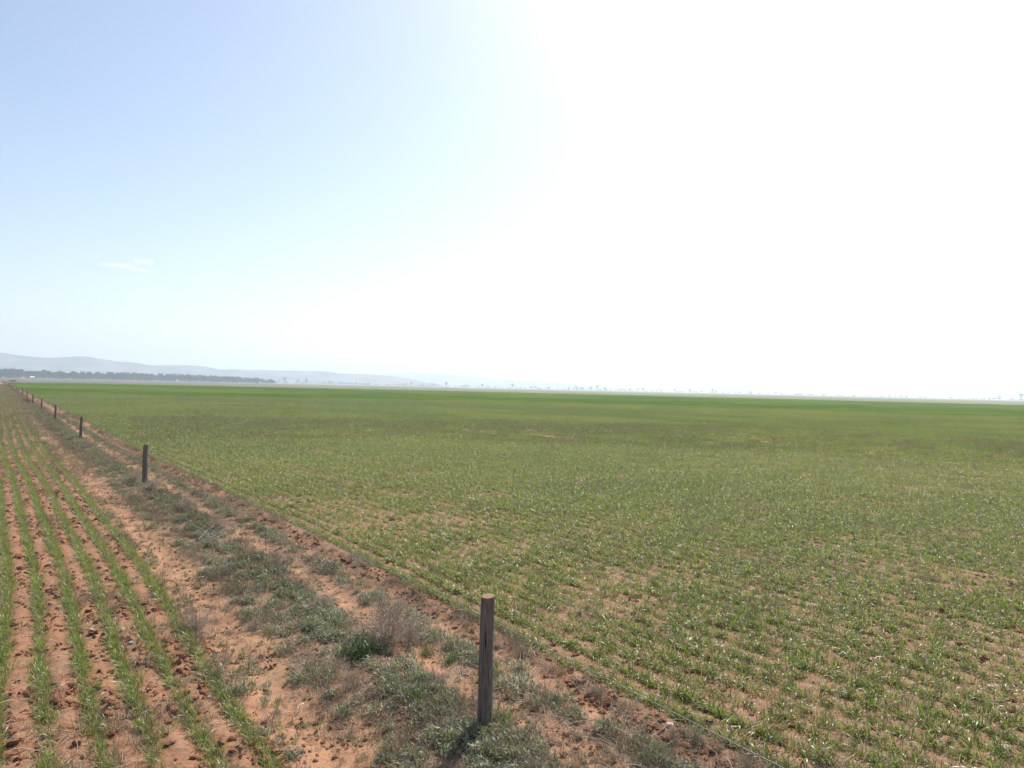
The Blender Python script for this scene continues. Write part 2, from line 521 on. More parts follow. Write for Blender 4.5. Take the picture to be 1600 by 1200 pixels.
def crop_density(x, y):
    d = .80 + 1.35*(fbm(x, y, 1.1, 4, 221)-.5) + .7*(fbm(x, y, 14, 2, 231)-.5)
    # bare wheel marks that run with the rows
    for x0, y0, y1 in ((12.6, 26, 52), (9.0, 18, 31), (31, 30, 44)):
        d = d - .42*np.exp(-((x-x0-.6*np.sin(y*.1))/.3)**2)*sstep(y0, y0+4, y)*sstep(y1, y1-4, y)
    return d

# --- the big paddock, single plants near the camera
xs, ys = [], []
for k in range(0, 150):
    x0 = CROP_X0 + ROW*k
    m = int(46/.0125)
    y = U(-2, 44, m); x = x0 + wob(y) + rng.normal(0, .075 if k > 1 else .045, m)
    keep = in_view(x, y) & (np.hypot(x, y) > 5.0) & (np.hypot(x, y) < 42)
    x, y = x[keep], y[keep]
    dens = crop_density(x, y) + (.35 if k < 2 else 0)
    kp = rng.uniform(size=len(x)) < np.clip(dens, .08, 1)
    xs.append(x[kp]); ys.append(y[kp])
x = np.concatenate(xs); y = np.concatenate(ys); n = len(x)
s = np.clip(rng.normal(.84, .2, n), .4, 1.5)*(.8+.45*np.clip(crop_density(x, y), 0, 1))
print('wheat plants', n)
scatter('wheat_crop', 'wheat', put(x, y), zrot(n), np.repeat(s[:, None], 3, 1), crop_tone(x, y),
        'young green wheat plants covering the near part of the big paddock beyond the fence')
# --- middle distance, pieces of drill row
xs, ys = [], []
for i in range(0, 215):
    x0 = CROP_X0 + .375 + .75*i
    y = np.arange(-1.0, 165, 1.0) + U(-.2, .2, 166)
    xs.append(np.full(166, x0) + rng.normal(0, .03, 166)); ys.append(y)
x = np.concatenate(xs); y = np.concatenate(ys); x = x + wob(y)
r = np.hypot(x, y)
kp = in_view(x, y) & (r > 41) & (r < 160) & (rng.uniform(size=len(x)) < np.clip(crop_density(x, y)+.33, .35, 1))
x, y = x[kp], y[kp]; n = len(x)
print('wheat patches', n)
s = U(.85, 1.2, n)
scatter('wheat_crop', 'wheat_patch', put(x, y), np.stack([np.zeros(n), np.zeros(n), rng.integers(0, 2, n)*math.pi], -1),
        np.stack([np.ones(n), np.ones(n)*1.05, s], -1), crop_tone(x, y),
        'green wheat crop covering the middle of the big paddock')
# --- far paddock
gx, gy = np.meshgrid(np.arange(CROP_X0+1.5, 560, 3.0), np.arange(0, 560, 3.0))
x = gx.ravel(); y = gy.ravel(); r = np.hypot(x, y)
kp = in_view(x, y, 0, 75) & (r > 158) & (r < np.minimum(field_edge(np.arctan2(x, y))-5, 520)) & (rng.uniform(size=len(x)) < np.clip(.9-.5*sstep(300, 520, r), .2, 1))
x, y = x[kp], y[kp]; n = len(x)
print('far patches', n)
scatter('wheat_crop', 'wheat_field', put(x, y), np.stack([np.zeros(n), np.zeros(n), rng.integers(0, 2, n)*math.pi], -1),
        np.stack([np.ones(n), np.ones(n), U(.8, 1.2, n)], -1), crop_tone(x, y),
        'even green wheat crop reaching to the far edge of the big paddock')
# --- rows on the near side of the fence
xs, ys = [], []
for k, x0 in enumerate(LEFT_ROWS):
    m = int(41/.0135)
    y = U(1.5, 42, m)
    den = .86 + 1.1*(fbm(np.full(m, x0*5.0), y, 1.1, 3, 301)-.5) - (.4 if k in (2,) else .15)*sstep(10, 6, y)
    x = x0 + wob(y) + rng.normal(0, .034, m)
    kp = (rng.uniform(size=m) < np.clip(den, .1, 1)) & (np.hypot(x, y) > 3)
    xs.append(x[kp]); ys.append(y[kp])
m = 260; xs.append(U(-1.5, 2.4, m)); ys.append(U(4, 14, m))       # stray plants between the rows
x = np.concatenate(xs); y = np.concatenate(ys); n = len(x)
print('row plants', n)
s = np.clip(rng.normal(.9, .18, n), .45, 1.4)
scatter('crop_rows', 'row_wheat', put(x, y), zrot(n), np.repeat(s[:, None], 3, 1), np.clip(crop_tone(x, y)-.1, 0, 1),
        'rows of young wheat in bare red soil on the near side of the fence')
xs, ys = [], []
for x0 in LEFT_ROWS:
    y = np.arange(42, 430, 1.0)
    kp = rng.uniform(size=len(y)) < .97
    xs.append(np.full(kp.sum(), x0)); ys.append(y[kp])
x = np.concatenate(xs); y = np.concatenate(ys); x = x + wob(y); n = len(x)
scatter('crop_rows', 'wheat_row', put(x, y), np.stack([np.zeros(n), np.zeros(n), rng.integers(0, 2, n)*math.pi], -1),
        np.stack([np.ones(n), np.ones(n)*1.03, U(.7, 1.1, n)], -1), np.clip(crop_tone(x, y)+.1, 0, 1),
        'rows of young wheat running away along the track')

# --- clods
def clods(name, n, fx, label, smin, smax, y0=3, y1=34, pw=3.0):
    y = y0 + (y1-y0)*U(0, 1, n)**1.6; x = fx(n)
    kp = in_view(x, y) & (rng.uniform(size=n) < np.clip(.15+2.2*(fbm(x, y, .7, 2, 41)-.35), .03, 1))
    x, y = x[kp], y[kp]; n = len(x)
    s = smin + (smax-smin)*U(0, 1, n)**pw
    p = put(x, y); p[:, 2] += s*.15
    return scatter(name, 'clod', p, np.stack([rng.normal(0, .4, n), rng.normal(0, .4, n), U(0, 6.28, n)], -1),
                   np.stack([s*U(.8, 1.3, n), s*U(.8, 1.3, n), s*U(.7, 1.1, n)], -1), U(0, 1, n), label)
clods('soil_clods', 32000, lambda n: U(-1.4, 2.15, n), 'crumbled red clods between the crop rows', .005, .045)
clods('soil_clods', 3200, lambda n: rng.normal(5.2, .14, n), 'line of dark clods along the edge of the big paddock', .008, .045, 2, 40, 2.6)
clods('soil_clods', 14000, lambda n: U(2.1, 5.2, n), 'small crumbs of red soil beside the fence', .004, .03)
nn = 34000; xw, yw = wedge(nn, 5.5, 26, 10, 76)
kp = (xw > 5.3) & (rng.uniform(size=nn) < np.clip(.15+2.4*(fbm(xw, yw, .9, 2, 41)-.38), .05, 1)); xw, yw = xw[kp], yw[kp]; n = len(xw)
s = .007 + .04*U(0, 1, n)**4
p = put(xw, yw); p[:, 2] += s*.15
scatter('soil_clods', 'clod', p, zrot(n, .4), np.stack([s*U(.8, 1.3, n), s*U(.8, 1.3, n), s*U(.7, 1.1, n)], -1), U(0, 1, n), 'clods of red soil among the wheat of the big paddock')

# --- weeds beside the fence
def strip_weeds(name, kind, n, mus, label, y0=2.5, y1=70, s0=.6, s1=1.4, pw=1.5, nscale=.45, cut=.45, seed=400, tone=.5):
    """mus: list of (x centre, spread, weight)."""
    w = np.array([m[2] for m in mus]); ch = rng.choice(len(mus), n, p=w/w.sum())
    mu = np.array([m[0] for m in mus])[ch]; sd = np.array([m[1] for m in mus])[ch]
    y = y0 + (y1-y0)*U(0, 1, n)**pw; x = mu + wob(y) + rng.normal(0, 1, n)*sd
    den = (fbm(x, y, nscale, 3, seed)-cut)*5+.5
    kp = in_view(x, y) & (rng.uniform(size=n) < np.clip(den, .04, 1))
    x, y = x[kp], y[kp]; n = len(x)
    s = U(s0, s1, n)*(1+.6*sstep(25, 90, y))
    return scatter(name, kind, put(x, y), zrot(n, .2), np.stack([s, s, s*U(.6, 1.1, n)], -1),
                   np.clip(tone + 2*(fbm(x, y, 1.3, 2, seed+5)-.5) + rng.normal(0, .15, n), 0, 1), label)
strip_weeds('ground_cover', 'saltbush', 5200, [(3.52, .17, 1.7), (3.8, .13, .9), (4.65, .11, .8), (2.95, .1, .28), (2.08, .1, .12)],
            'low grey green weeds in a strip along the foot of the fence', cut=.43)
strip_weeds('ground_cover', 'saltbush', 2600, [(3.1, .3, 1.3), (3.7, .2, .6)],
            'low grey green weeds along the distant fence', 60, 330, .9, 1.7, 1.1, cut=.4, seed=420)
strip_weeds('dry_weeds', 'dry_weed', 9500, [(3.75, .2, 1.0), (4.66, .1, .55), (3.0, .22, .9), (2.12, .12, .25), (5.25, .08, .4), (1.0, .9, .75)],
            'dry brown weed stems standing along the fence strip', 2.5, 75, .6, 1.35, 1.5, .8, .44, 440)
strip_weeds('dry_weeds', 'dry_weed', 2000, [(3.7, .3, 1.4), (4.3, .25, .6), (5.25, .12, .3)],
            'dry brown weeds along the distant fence', 65, 330, 1.0, 1.9, 1.1, .8, .42, 450)
strip_weeds('ground_cover', 'saltbush', 3400, [(2.6, .45, 1), (4.3, .3, .9), (5.0, .25, .7)], 'scattered tiny weeds on the bare wheel tracks', 2.5, 45, .2, .55, 1.5, cut=.46, nscale=.35, seed=435)
strip_weeds('dry_weeds', 'dry_weed', 3800, [(2.6, .5, 1), (4.3, .3, .9), (4.98, .2, .7)], 'broken dry stems on the bare wheel tracks', 2.5, 45, .3, .75, 1.5, .7, .46, 437)
strip_weeds('dry_weeds', 'dry_weed', 5200, [(.6, 1.1, 1), (2.3, .4, .5)], 'dry weeds and old stubble between the distant crop rows', 28, 330, .9, 1.8, 1.1, .5, .40, 455, .9)
strip_weeds('grass_seedlings', 'seedling', 3600, [(.6, 1.1, 1), (2.3, .3, .5)], 'short grass between the distant crop rows', 30, 330, 1.0, 2.0, 1.1, .7, .42, 475, .8)
strip_weeds('straw_litter', 'straw', 6500, [(3.3, .8, 1), (4.6, .4, 1), (.9, .9, .8)],
            'bleached bits of straw lying on the soil', 3, 30, .6, 1.3, 1.5, .8, .45, 460)
strip_weeds('grass_seedlings', 'seedling', 1500, [(3.5, .4, 1), (2.85, .08, .5), (2.1, .15, .3), (4.65, .2, .7), (5.1, .3, .4)],
            'small green grass seedlings among the weeds', 3, 40, .6, 1.3, 1.5, .7, .5, 470)
nn = 30000; xw, yw = wedge(nn, 5.5, 70, 8, 76)
kp = (xw > 5.5) & (rng.uniform(size=nn) < np.clip((fbm(xw, yw, 1.6, 3, 480)-.42)*6, .03, 1)); xw, yw = xw[kp], yw[kp]; n = len(xw)
s = U(.6, 1.3, n)*(1+.5*sstep(25, 60, np.hypot(xw, yw)))
scatter('dry_weeds', 'dry_weed', put(xw, yw), zrot(n, .2), np.stack([s, s, s*.8], -1), U(.1, .8, n), 'dry stubble and dead weeds among the wheat of the big paddock')
kp = rng.uniform(size=n) < .5
scatter('straw_litter', 'straw', put(xw[kp]+.05, yw[kp]), zrot(kp.sum(), .05), np.ones((kp.sum(), 3)), U(.1, .9, kp.sum()), 'bleached straw lying between the wheat plants')

# ------------------------------------------------------------------ tubes
def tube(path, rad, sides=8, cap=True, jag=0.0):
    P = np.asarray(path, float); n = len(P)
    rad = np.broadcast_to(np.asarray(rad, float), (n,))
    T = np.gradient(P, axis=0); T /= np.linalg.norm(T, axis=1)[:, None]+1e-9
    ref = np.array([0, 0, 1.0]) if abs(T[0, 2]) < .9 else np.array([1.0, 0, 0])
    a = np.cross(T, ref); a /= np.linalg.norm(a, axis=1)[:, None]+1e-9
    b = np.cross(T, a)
    th = np.linspace(0, 2*math.pi, sides, endpoint=False)
    rr = rad[:, None]*(1+jag*rng.normal(size=(n, sides)))
    V = P[:, None, :] + rr[:, :, None]*(np.cos(th)[None, :, None]*a[:, None, :] + np.sin(th)[None, :, None]*b[:, None, :])
    idx = np.arange(n*sides).reshape(n, sides); nx = np.roll(idx, -1, 1)
    q = np.stack([idx[:-1], nx[:-1], nx[1:], idx[1:]], -1).reshape(-1, 4)
    V = V.reshape(-1, 3); faces = [q]
    if cap:
        V = np.concatenate([V, [P[0], P[-1]]]); c0, c1 = n*sides, n*sides+1
        faces.append(np.concatenate([np.stack([nx[0], idx[0], np.full(sides, c0)], -1), np.stack([idx[-1], nx[-1], np.full(sides, c1)], -1)]))
    return V, faces

def H1(x, y): return float(height(np.array([x]), np.array([y]))[0])

# ------------------------------------------------------------------ fence
def post_material():
    m, nt, N, L, bs = mat('weathered_post_timber')
    tc = N.new('ShaderNodeTexCoord'); mp = N.new('ShaderNodeMapping'); L.new(tc.outputs['Object'], mp.inputs['Vector'])
    mp.inputs['Scale'].default_value = (1, 1, .06)
    g1 = noise(nt, mp.outputs[0], 55, 5, .65); g2 = noise(nt, tc.outputs['Object'], 5, 3)
    c = mixc(nt, ramp(nt, g1, [(.32, 0.0), (.68, 1.0)]), (.09, .072, .060), (.27, .225, .19))
    c = mixc(nt, math_node(nt, 'MULTIPLY', g2, .5), c, (.12, .09, .07))
    mp2 = N.new('ShaderNodeMapping'); L.new(tc.outputs['Object'], mp2.inputs['Vector']); mp2.inputs['Scale'].default_value = (1, 1, .03)
    g3 = noise(nt, mp2.outputs[0], 95, 2, .4)
    c = mixc(nt, ramp(nt, g3, [(.64, 0.0), (.70, .9)]), c, (.02, .016, .014))
    c = mixc(nt, ramp(nt, g3, [(.28, .7), (.36, 0.0)]), c, (.30, .26, .22))
    L.new(c, bs.inputs['Base Color']); bs.inputs['Roughness'].default_value = .85; bs.inputs['Specular IOR Level'].default_value = .2
    b = N.new('ShaderNodeBump'); b.inputs['Strength'].default_value = .8; b.inputs['Distance'].default_value = .006
    L.new(g1, b.inputs['Height']); L.new(b.outputs[0], bs.inputs['Normal'])
    return m
M_POST = post_material()
M_POSTTOP = plain_material('sawn_post_end', (.20, .115, .07), (.30, .19, .12), 30, .9)
m, nt, N, L, bs = mat('galvanised_wire')
bs.inputs['Base Color'].default_value = (.20, .185, .17, 1); bs.inputs['Metallic'].default_value = .7; bs.inputs['Roughness'].default_value = .5
M_WIRE = m

px0, py0 = ground_px(755, 1143)
FX = px0
STEP = 18.9
posts = []
photo_base = [(755, 1143), (223.5, 752), (125.5, 689), (85.5, 658), (63.8, 642), (48.6, 629.5)]
for k in range(-1, 23):
    y = py0 + STEP*k
    if 0 <= k < len(photo_base):
        q = ground_px(*photo_base[k]); print('post', k, 'photo', [round(v, 2) for v in q], 'line', round(FX, 2), round(y, 2))
    posts.append((FX + (rng.normal(0, .03) if k else 0), y + (rng.normal(0, .25) if k > 0 else 0)))

fence = bpy.data.objects.new('wire_fence', None); C.objects.link(fence); fence.location = (FX, py0, 0)
tag(fence, 'straight wire fence on round weathered timber posts between the track and the big paddock', 'fence')
WIRE_H = [.985, .66, .49, .30, .12]
def make_post(i, x, y, hgt, rad, lx, ly):
    g = Geo(); nr_, sd = 26, 22
    t = np.linspace(0, 1, nr_)
    z = -.35 + (hgt+.35)*t
    cx = lx*np.maximum(z, 0) + .006*np.sin(z*4+i); cyv = ly*np.maximum(z, 0) + .006*np.cos(z*3+2*i)
    th = np.linspace(0, 2*math.pi, sd, endpoint=False)
    rr = rad*(1.06-.10*t)[:, None]*(1+.05*np.sin(2*th+i)[None, :]+.018*rng.normal(size=(1, sd))+.012*rng.normal(size=(nr_, sd))
                                      + .05*np.exp(-((z-.5*hgt)/.05)**2)[:, None]*np.cos(th-1)[None, :])
    rr[-1] *= .95
    V = np.stack([cx[:, None]+rr*np.cos(th), cyv[:, None]+rr*np.sin(th), np.broadcast_to(z[:, None], rr.shape)], -1)
    V[-1, :, 2] += .006*np.sin(th+i)
    idx = np.arange(nr_*sd).reshape(nr_, sd); nx = np.roll(idx, -1, 1)
    q = np.stack([idx[:-1], nx[:-1], nx[1:], idx[1:]], -1).reshape(-1, 4)
    g.put(V.reshape(-1, 3), q, 0)
    top = V[-1]; g.put(np.concatenate([top+[0, 0, .0005], [top.mean(0)+[0, 0, .004]]]), np.stack([np.arange(sd), np.roll(np.arange(sd), -1), np.full(sd, sd)], -1), 1)
    p = add('fence_post', g.mesh('fence_post', [M_POST, M_POSTTOP]), fence, (x-FX, y-py0, H1(x, y)))
    return p
wire_pts = [[] for _ in WIRE_H]
for i, (x, y) in enumerate(posts):
    k = i-1
    hgt = 1.235 if k == 0 else 1.2+.06*rng.normal() if k > 5 else [0, 1.21, 1.19, 1.18, 1.2, 1.2][k] if k > 0 else 1.2
    rad = .067 if k == 0 else .057+.010*abs(rng.normal())
    lx, ly = (.017, -.005) if k == 0 else (.012*rng.normal(), .012*rng.normal())
    p = make_post(i, x, y, hgt, rad, lx, ly)
    z0 = H1(x, y)
    for j, hh in enumerate(WIRE_H):
        wx = x + lx*hh + rad + .004          # wires are stapled to the paddock side
        wire_pts[j].append((wx-FX, y+ly*hh-py0, z0+hh))
        if k <= 2:
            s = np.linspace(0, math.pi, 7)
            path = np.stack([rad*.93 + lx*hh + .022*np.sin(s), ly*hh + np.zeros(7), hh+.013*np.cos(s)], -1)
            V, f = tube(path, .0022, 6)
            add('staple', Geo().put(V, f).mesh('staple', [M_WIRE]), p)
for j, pts in enumerate(wire_pts):
    g = Geo(); path = []
    for a, b in zip(pts[:-1], pts[1:]):
        a = np.array(a); b = np.array(b)
        for t in np.linspace(0, 1, 10)[:-1]:
            q = a+(b-a)*t; q[2] -= .05*4*t*(1-t)*(.6+.15*j); path.append(q)
    path.append(np.array(pts[-1]))
    V, f = tube(path, (.0026 if j == 0 else .0013), 6)
    g.put(V, f)
    if j == 0:                                # barbs twisted round the top wire
        P = np.array(path); d = np.concatenate([[0], np.cumsum(np.linalg.norm(np.diff(P, axis=0), axis=1))])
        for dd in np.arange(.05, min(d[-1], 62), .12):
            c = np.array([np.interp(dd, d, P[:, i]) for i in range(3)])
            for s in range(2):
                a = U(0, 6.28, 1)[0]; v = np.array([math.cos(a), .2*(-1)**s, math.sin(a)])*.014
                V, f = tube([c-v, c+v], .0013, 4, False); g.put(V, f)
            V, f = tube([c-[0, .007, 0], c+[0, .007, 0]], .0045, 6); g.put(V, f)
    add('wire_strand', g.mesh('wire_strand', [M_WIRE]), fence)

# ------------------------------------------------------------------ dead shrubs, weeds, sticks and stones (each a thing)
def shrub_mesh(seed, n_stem=46, w=.38, h=.36, r=.0028):
    g = Geo()
    for k in range(n_stem):
        az = U(0, 6.28, 1)[0]; le = abs(rng.normal(.35, .45)); L_ = U(.55, 1.1, 1)[0]
        pt = np.array([rng.normal(0, .03), rng.normal(0, .03), -.02]); path = [pt]
        ns = 7
        for s in range(ns):
            le += rng.normal(.08, .16); az += rng.normal(0, .28)
            pt = pt + np.array([math.sin(le)*math.sin(az)*w, math.sin(le)*math.cos(az)*w, math.cos(le)*h])*L_/ns*1.2
            path.append(pt)
        rr = np.linspace(r, r*.4, ns+1)
        V, f = tube(path, rr, 4, False); g.put(V, f)
        for s in range(2, ns+1):              # side twigs
            for _ in range(3):
                a2 = az+rng.normal(0, 1.0); l2 = le+rng.normal(0, .6); q = path[s]; pp = [q]
                for _s in range(3):
                    l2 += rng.normal(0, .2); a2 += rng.normal(0, .3)
                    q = q + np.array([math.sin(l2)*math.sin(a2)*w, math.sin(l2)*math.cos(a2)*w, math.cos(l2)*h])*.10*U(.5, 1.3, 1)[0]
                    pp.append(q)
                V, f = tube(pp, np.linspace(r*.55, r*.3, 4), 3, False); g.put(V, f)
    return g.mesh('dead_shrub', [M_TWIG])
SHRUBS = [shrub_mesh(k) for k in range(4)]
def dead_shrub(px, py, s, i, label, group='dead shrubs along the fence', sz=1.0):
    x, y = ground_px(px, py)
    o = add('dead_shrub', SHRUBS[i % 4], None, (x, y, H1(x, y)))
    o.rotation_euler = (0, 0, i*1.7); o.scale = (s, s, s*sz)
    tag(o, label, 'dead shrub', group)
dead_shrub(606, 1012, 1.4, 0, 'largest pale dry twiggy shrub, left of the nearest fence post', sz=1.15)
dead_shrub(645, 1003, 1.0, 1, 'smaller dry shrub leaning on the right side of the largest one')
dead_shrub(306, 985, .85, 2, 'low brown dry shrub beside the outermost crop row', sz=.8)
dead_shrub(395, 985, .5, 3, 'small grey dry shrub on bare soil right of the outermost crop row', sz=.7)
dead_shrub(345, 830, 1.0, 1, 'wide grey dry shrub just above the bundle of bleached sticks')
dead_shrub(292, 800, .95, 2, 'dense grey dry shrub below and right of the second fence post')
dead_shrub(236, 768, .95, 0, 'dry shrub at the right foot of the second fence post')
dead_shrub(207, 755, 1.15, 3, 'dark dry shrub touching the left foot of the second fence post')
dead_shrub(172, 727, 1.1, 1, 'dry shrub halfway between the second and third fence posts')
dead_shrub(140, 703, 1.1, 2, 'dry shrub just nearer than the third fence post')
dead_shrub(430, 885, .75, 0, 'dry shrub around the foot of the tall dark stalk')
dead_shrub(500, 955, .7, 3, 'thin dry shrub in grey green weeds above the dark green bush', sz=.8)
dead_shrub(680, 1075, .6, 2, 'small dry shrub left of the nearest fence post near its foot', sz=.8)
dead_shrub(1052, 1160, .38, 1, 'small dry shrub on the bare strip nearest the lower edge of the photo', sz=.6)
dead_shrub(925, 1090, .36, 3, 'small brown dry shrub right of the nearest fence post beside the barbed wire', sz=.7)

def weed_thing(name, px, py, s, kind, label, cat, group):
    x, y = ground_px(px, py); g = Geo()
    if kind == 'grass':
        n = 70; V, q = tuft_geo(n, .10, .26, .004, .008, .05, (.05, .8), (.1, 1.3), 4); g.put(V, q); mt = [M_GRASS]
    elif kind == 'pale':
        n = 34; V, q = tuft_geo(n, .10, .24, .004, .008, .03, (.05, .6), (.1, 1.1), 4); g.put(V, q); mt = [M_WHEAT]
    elif kind == 'bush':
        n = 900; rr = np.sqrt(U(0, 1, n)); th = U(0, 6.28, n)
        lobe = .75+.35*np.sin(3*th+.8)+.2*np.sin(5*th); b = np.stack([.27*lobe*rr*np.cos(th), .24*lobe*rr*np.sin(th), .24*lobe*U(.0, 1, n)*(1.05-rr**2)], -1)
        V, q = blades(b, th+rng.normal(0, .8, n), U(.02, .06, n), U(.008, .016, n), U(.1, 1.2, n), U(-.2, .7, n), 2); g.put(V, q)
        m_ = 24; V, q = blades(np.zeros((m_, 3)), U(0, 6.28, m_), U(.15, .28, m_), np.full(m_, .004), U(.1, .9, m_), U(-.2, .4, m_), 4, taper=False); g.put(V, q, 1)
        V, q = tuft_geo(60, .12, .30, .004, .008, .12, (.05, .8), (.1, 1.2), 4); g.put(V, q, 2)
        mt = [M_DARKWEED, M_DRY, M_GRASS]
    else:
        n = 520; rr = np.sqrt(U(0, 1, n)); th = U(0, 6.28, n)
        b = np.stack([.17*rr*np.cos(th), .17*rr*np.sin(th), U(.02, 1, n)*(.17*(1.02-rr**2))], -1)
        V, q = blades(b, th+rng.normal(0, .8, n), U(.016, .04, n), U(.008, .014, n), U(.1, 1.4, n), U(-.3, .6, n), 2); g.put(V, q)
        m_ = 22; V, q = blades(np.zeros((m_, 3)), U(0, 6.28, m_), U(.1, .2, m_), np.full(m_, .0035), U(.3, 1.2, m_), U(-.3, .4, m_), 4, taper=False); g.put(V, q, 1)
        mt = [M_SALT, M_DRY]
    o = add(name, g.mesh(name, mt), None, (x, y, H1(x, y))); o.scale = (s, s, s)
    tag(o, label, cat, group)
weed_thing('leafy_bush', 562, 1030, 1.0, 'bush', 'dark green leafy bush in shade below the largest dry shrub', 'bush', None)
G1 = 'green grass tufts beside the fence'
weed_thing('grass_tuft', 667, 1022, .9, 'grass', 'green grass tuft right of the largest dry shrub, left of the pair', 'grass tuft', G1)
weed_thing('grass_tuft', 704, 1036, .95, 'grass', 'green grass tuft close to the left side of the nearest post, right of the pair', 'grass tuft', G1)
weed_thing('grass_tuft', 774, 1058, .95, 'grass', 'green grass tuft behind the right side of the nearest fence post', 'grass tuft', G1)
weed_thing('grass_tuft', 784, 1136, 1.1, 'grass', 'bright green grass tuft at the right foot of the nearest post', 'grass tuft', G1)
weed_thing('grass_tuft', 648, 1102, 1.0, 'grass', 'green grass tuft in the grey weeds left of the nearest post', 'grass tuft', G1)
weed_thing('grass_tuft', 1022, 1190, .85, 'grass', 'round green grass tuft at the lower edge right of the nearest post', 'grass tuft', G1)
G2 = 'grass tufts on the bare track'
weed_thing('grass_tuft', 379, 1026, .8, 'pale', 'yellow green grass tuft on bare soil right of the crop rows', 'grass tuft', G2)
weed_thing('grass_tuft', 431, 1102, .65, 'pale', 'small lone grass tuft on the barest red soil of the track', 'grass tuft', G2)
weed_thing('grass_tuft', 384, 972, .6, 'pale', 'small green tuft above the yellow green tuft on the track', 'grass tuft', G2)
weed_thing('grass_tuft', 310, 900, .8, 'pale', 'yellow green tuft on the track below the bundle of sticks', 'grass tuft', G2)
weed_thing('grass_tuft', 232, 826, 1.1, 'grass', 'green tuft on the track left of the bundle of sticks', 'grass tuft', G2)
G3 = 'grey green shrubs by the nearest post'
weed_thing('grey_shrub', 772, 1190, .85, 'salt', 'grey green leafy shrub in front of the nearest fence post', 'shrub', G3)
weed_thing('grey_shrub', 824, 1160, .9, 'salt', 'grey green leafy shrub right of the nearest fence post', 'shrub', G3)
weed_thing('grey_shrub', 700, 1105, .95, 'salt', 'grey green leafy shrub left of the nearest post level with its lower half', 'shrub', G3)
weed_thing('grey_shrub', 388, 1048, .8, 'salt', 'grey green weed touching the yellow green tuft on the track', 'shrub', G3)

def sticks(px, py, n, ln, lean, name, label, cat, m, r=.006, az0=None, spread=.08):
    x, y = ground_px(px, py); g = Geo()
    for k in range(n):
        a = U(0, 6.28, 1)[0] if az0 is None else az0+rng.normal(0, .35)
        p = np.array([rng.normal(0, spread), rng.normal(0, spread), .03+.05*U(0, 1, 1)[0]]); path = [p]; le = rng.normal(lean, .12)
        for s in range(6):
            a += rng.normal(0, .12); le += rng.normal(0, .07)
            p = p + np.array([math.sin(le)*math.sin(a), math.sin(le)*math.cos(a), math.cos(le)])*ln*U(.7, 1.2, 1)[0]/6; path.append(p)
        V, f = tube(path, np.linspace(r, r*.45, 7), 6, True, .06); g.put(V, f)
    o = add(name, g.mesh(name, [m]), None, (x, y, H1(x, y)))
    tag(o, label, cat)
    return o
sticks(318, 852, 8, .52, 1.28, 'stick_bundle', 'bundle of bleached grey sticks lying in the weeds on the near side of the fence', 'sticks', M_STICK, .0065, R_(75))
sticks(420, 876, 1, .55, .03, 'dry_stalk', 'tall thin dark dry stalk standing alone in the weeds', 'stalk', M_DARKWOOD, .005)
sticks(313, 908, 1, .22, 1.2, 'bleached_stem', 'bleached curled stem on the track below the bundle of sticks', 'stem', M_STICK, .006)
sticks(452, 1113, 1, .22, 1.4, 'bleached_stem', 'bleached twig lying on red soil near the lower edge of the photo', 'stem', M_STICK, .006)
# fallen branch by the sixth post
x, y = ground_px(45, 629.5); g = Geo()
for k in range(9):
    p = np.array([rng.normal(0, .04), rng.normal(0, .05), .14]); a = -1.9+rng.normal(0, .5); path = [p]; le = 1.45
    for s in range(6):
        a += rng.normal(0, .25); le = 1.45+rng.normal(0, .3); p = p+np.array([math.sin(le)*math.sin(a), math.sin(le)*math.cos(a), math.cos(le)])*.42; p[2] = max(p[2], .08); path.append(p)
    V, f = tube(path, np.linspace(.11, .03, 7), 7, True, .1); g.put(V, f)
o = add('fallen_branch', g.mesh('fallen_branch', [M_DARKWOOD]), None, (x+.55, y, H1(x, y))); o.scale = (.6, .6, .6)
tag(o, 'dark fallen dead branches heaped by the foot of a distant fence post', 'branch')

def stone(px, py, r, seed, label, group='pale stones on the red soil'):
    x, y = ground_px(px, py); V, f = lump(2, .4, .65, 300+seed)
    o = add('stone', mesh_from('stone', V*r, f, [M_STONE]), None, (x, y, H1(x, y)+r*.3)); o.rotation_euler = (0, 0, seed)
    tag(o, label, 'stone', group)
stone(419, 977, .026, 1, 'pale stone on bare soil above the yellow green tuft')
stone(327, 1092, .03, 2, 'pale stone between the two outermost crop rows')
stone(204, 1010, .034, 3, 'pale grey stone between the crop rows in the middle of the near field')
stone(1047, 1142, .035, 4, 'pale stone on the bare strip right of the nearest fence post')
stone(142, 988, .026, 5, 'pale stone at the left between two crop rows')
stone(1548, 1077, .045, 6, 'grey stone among the wheat at the right edge of the photo')

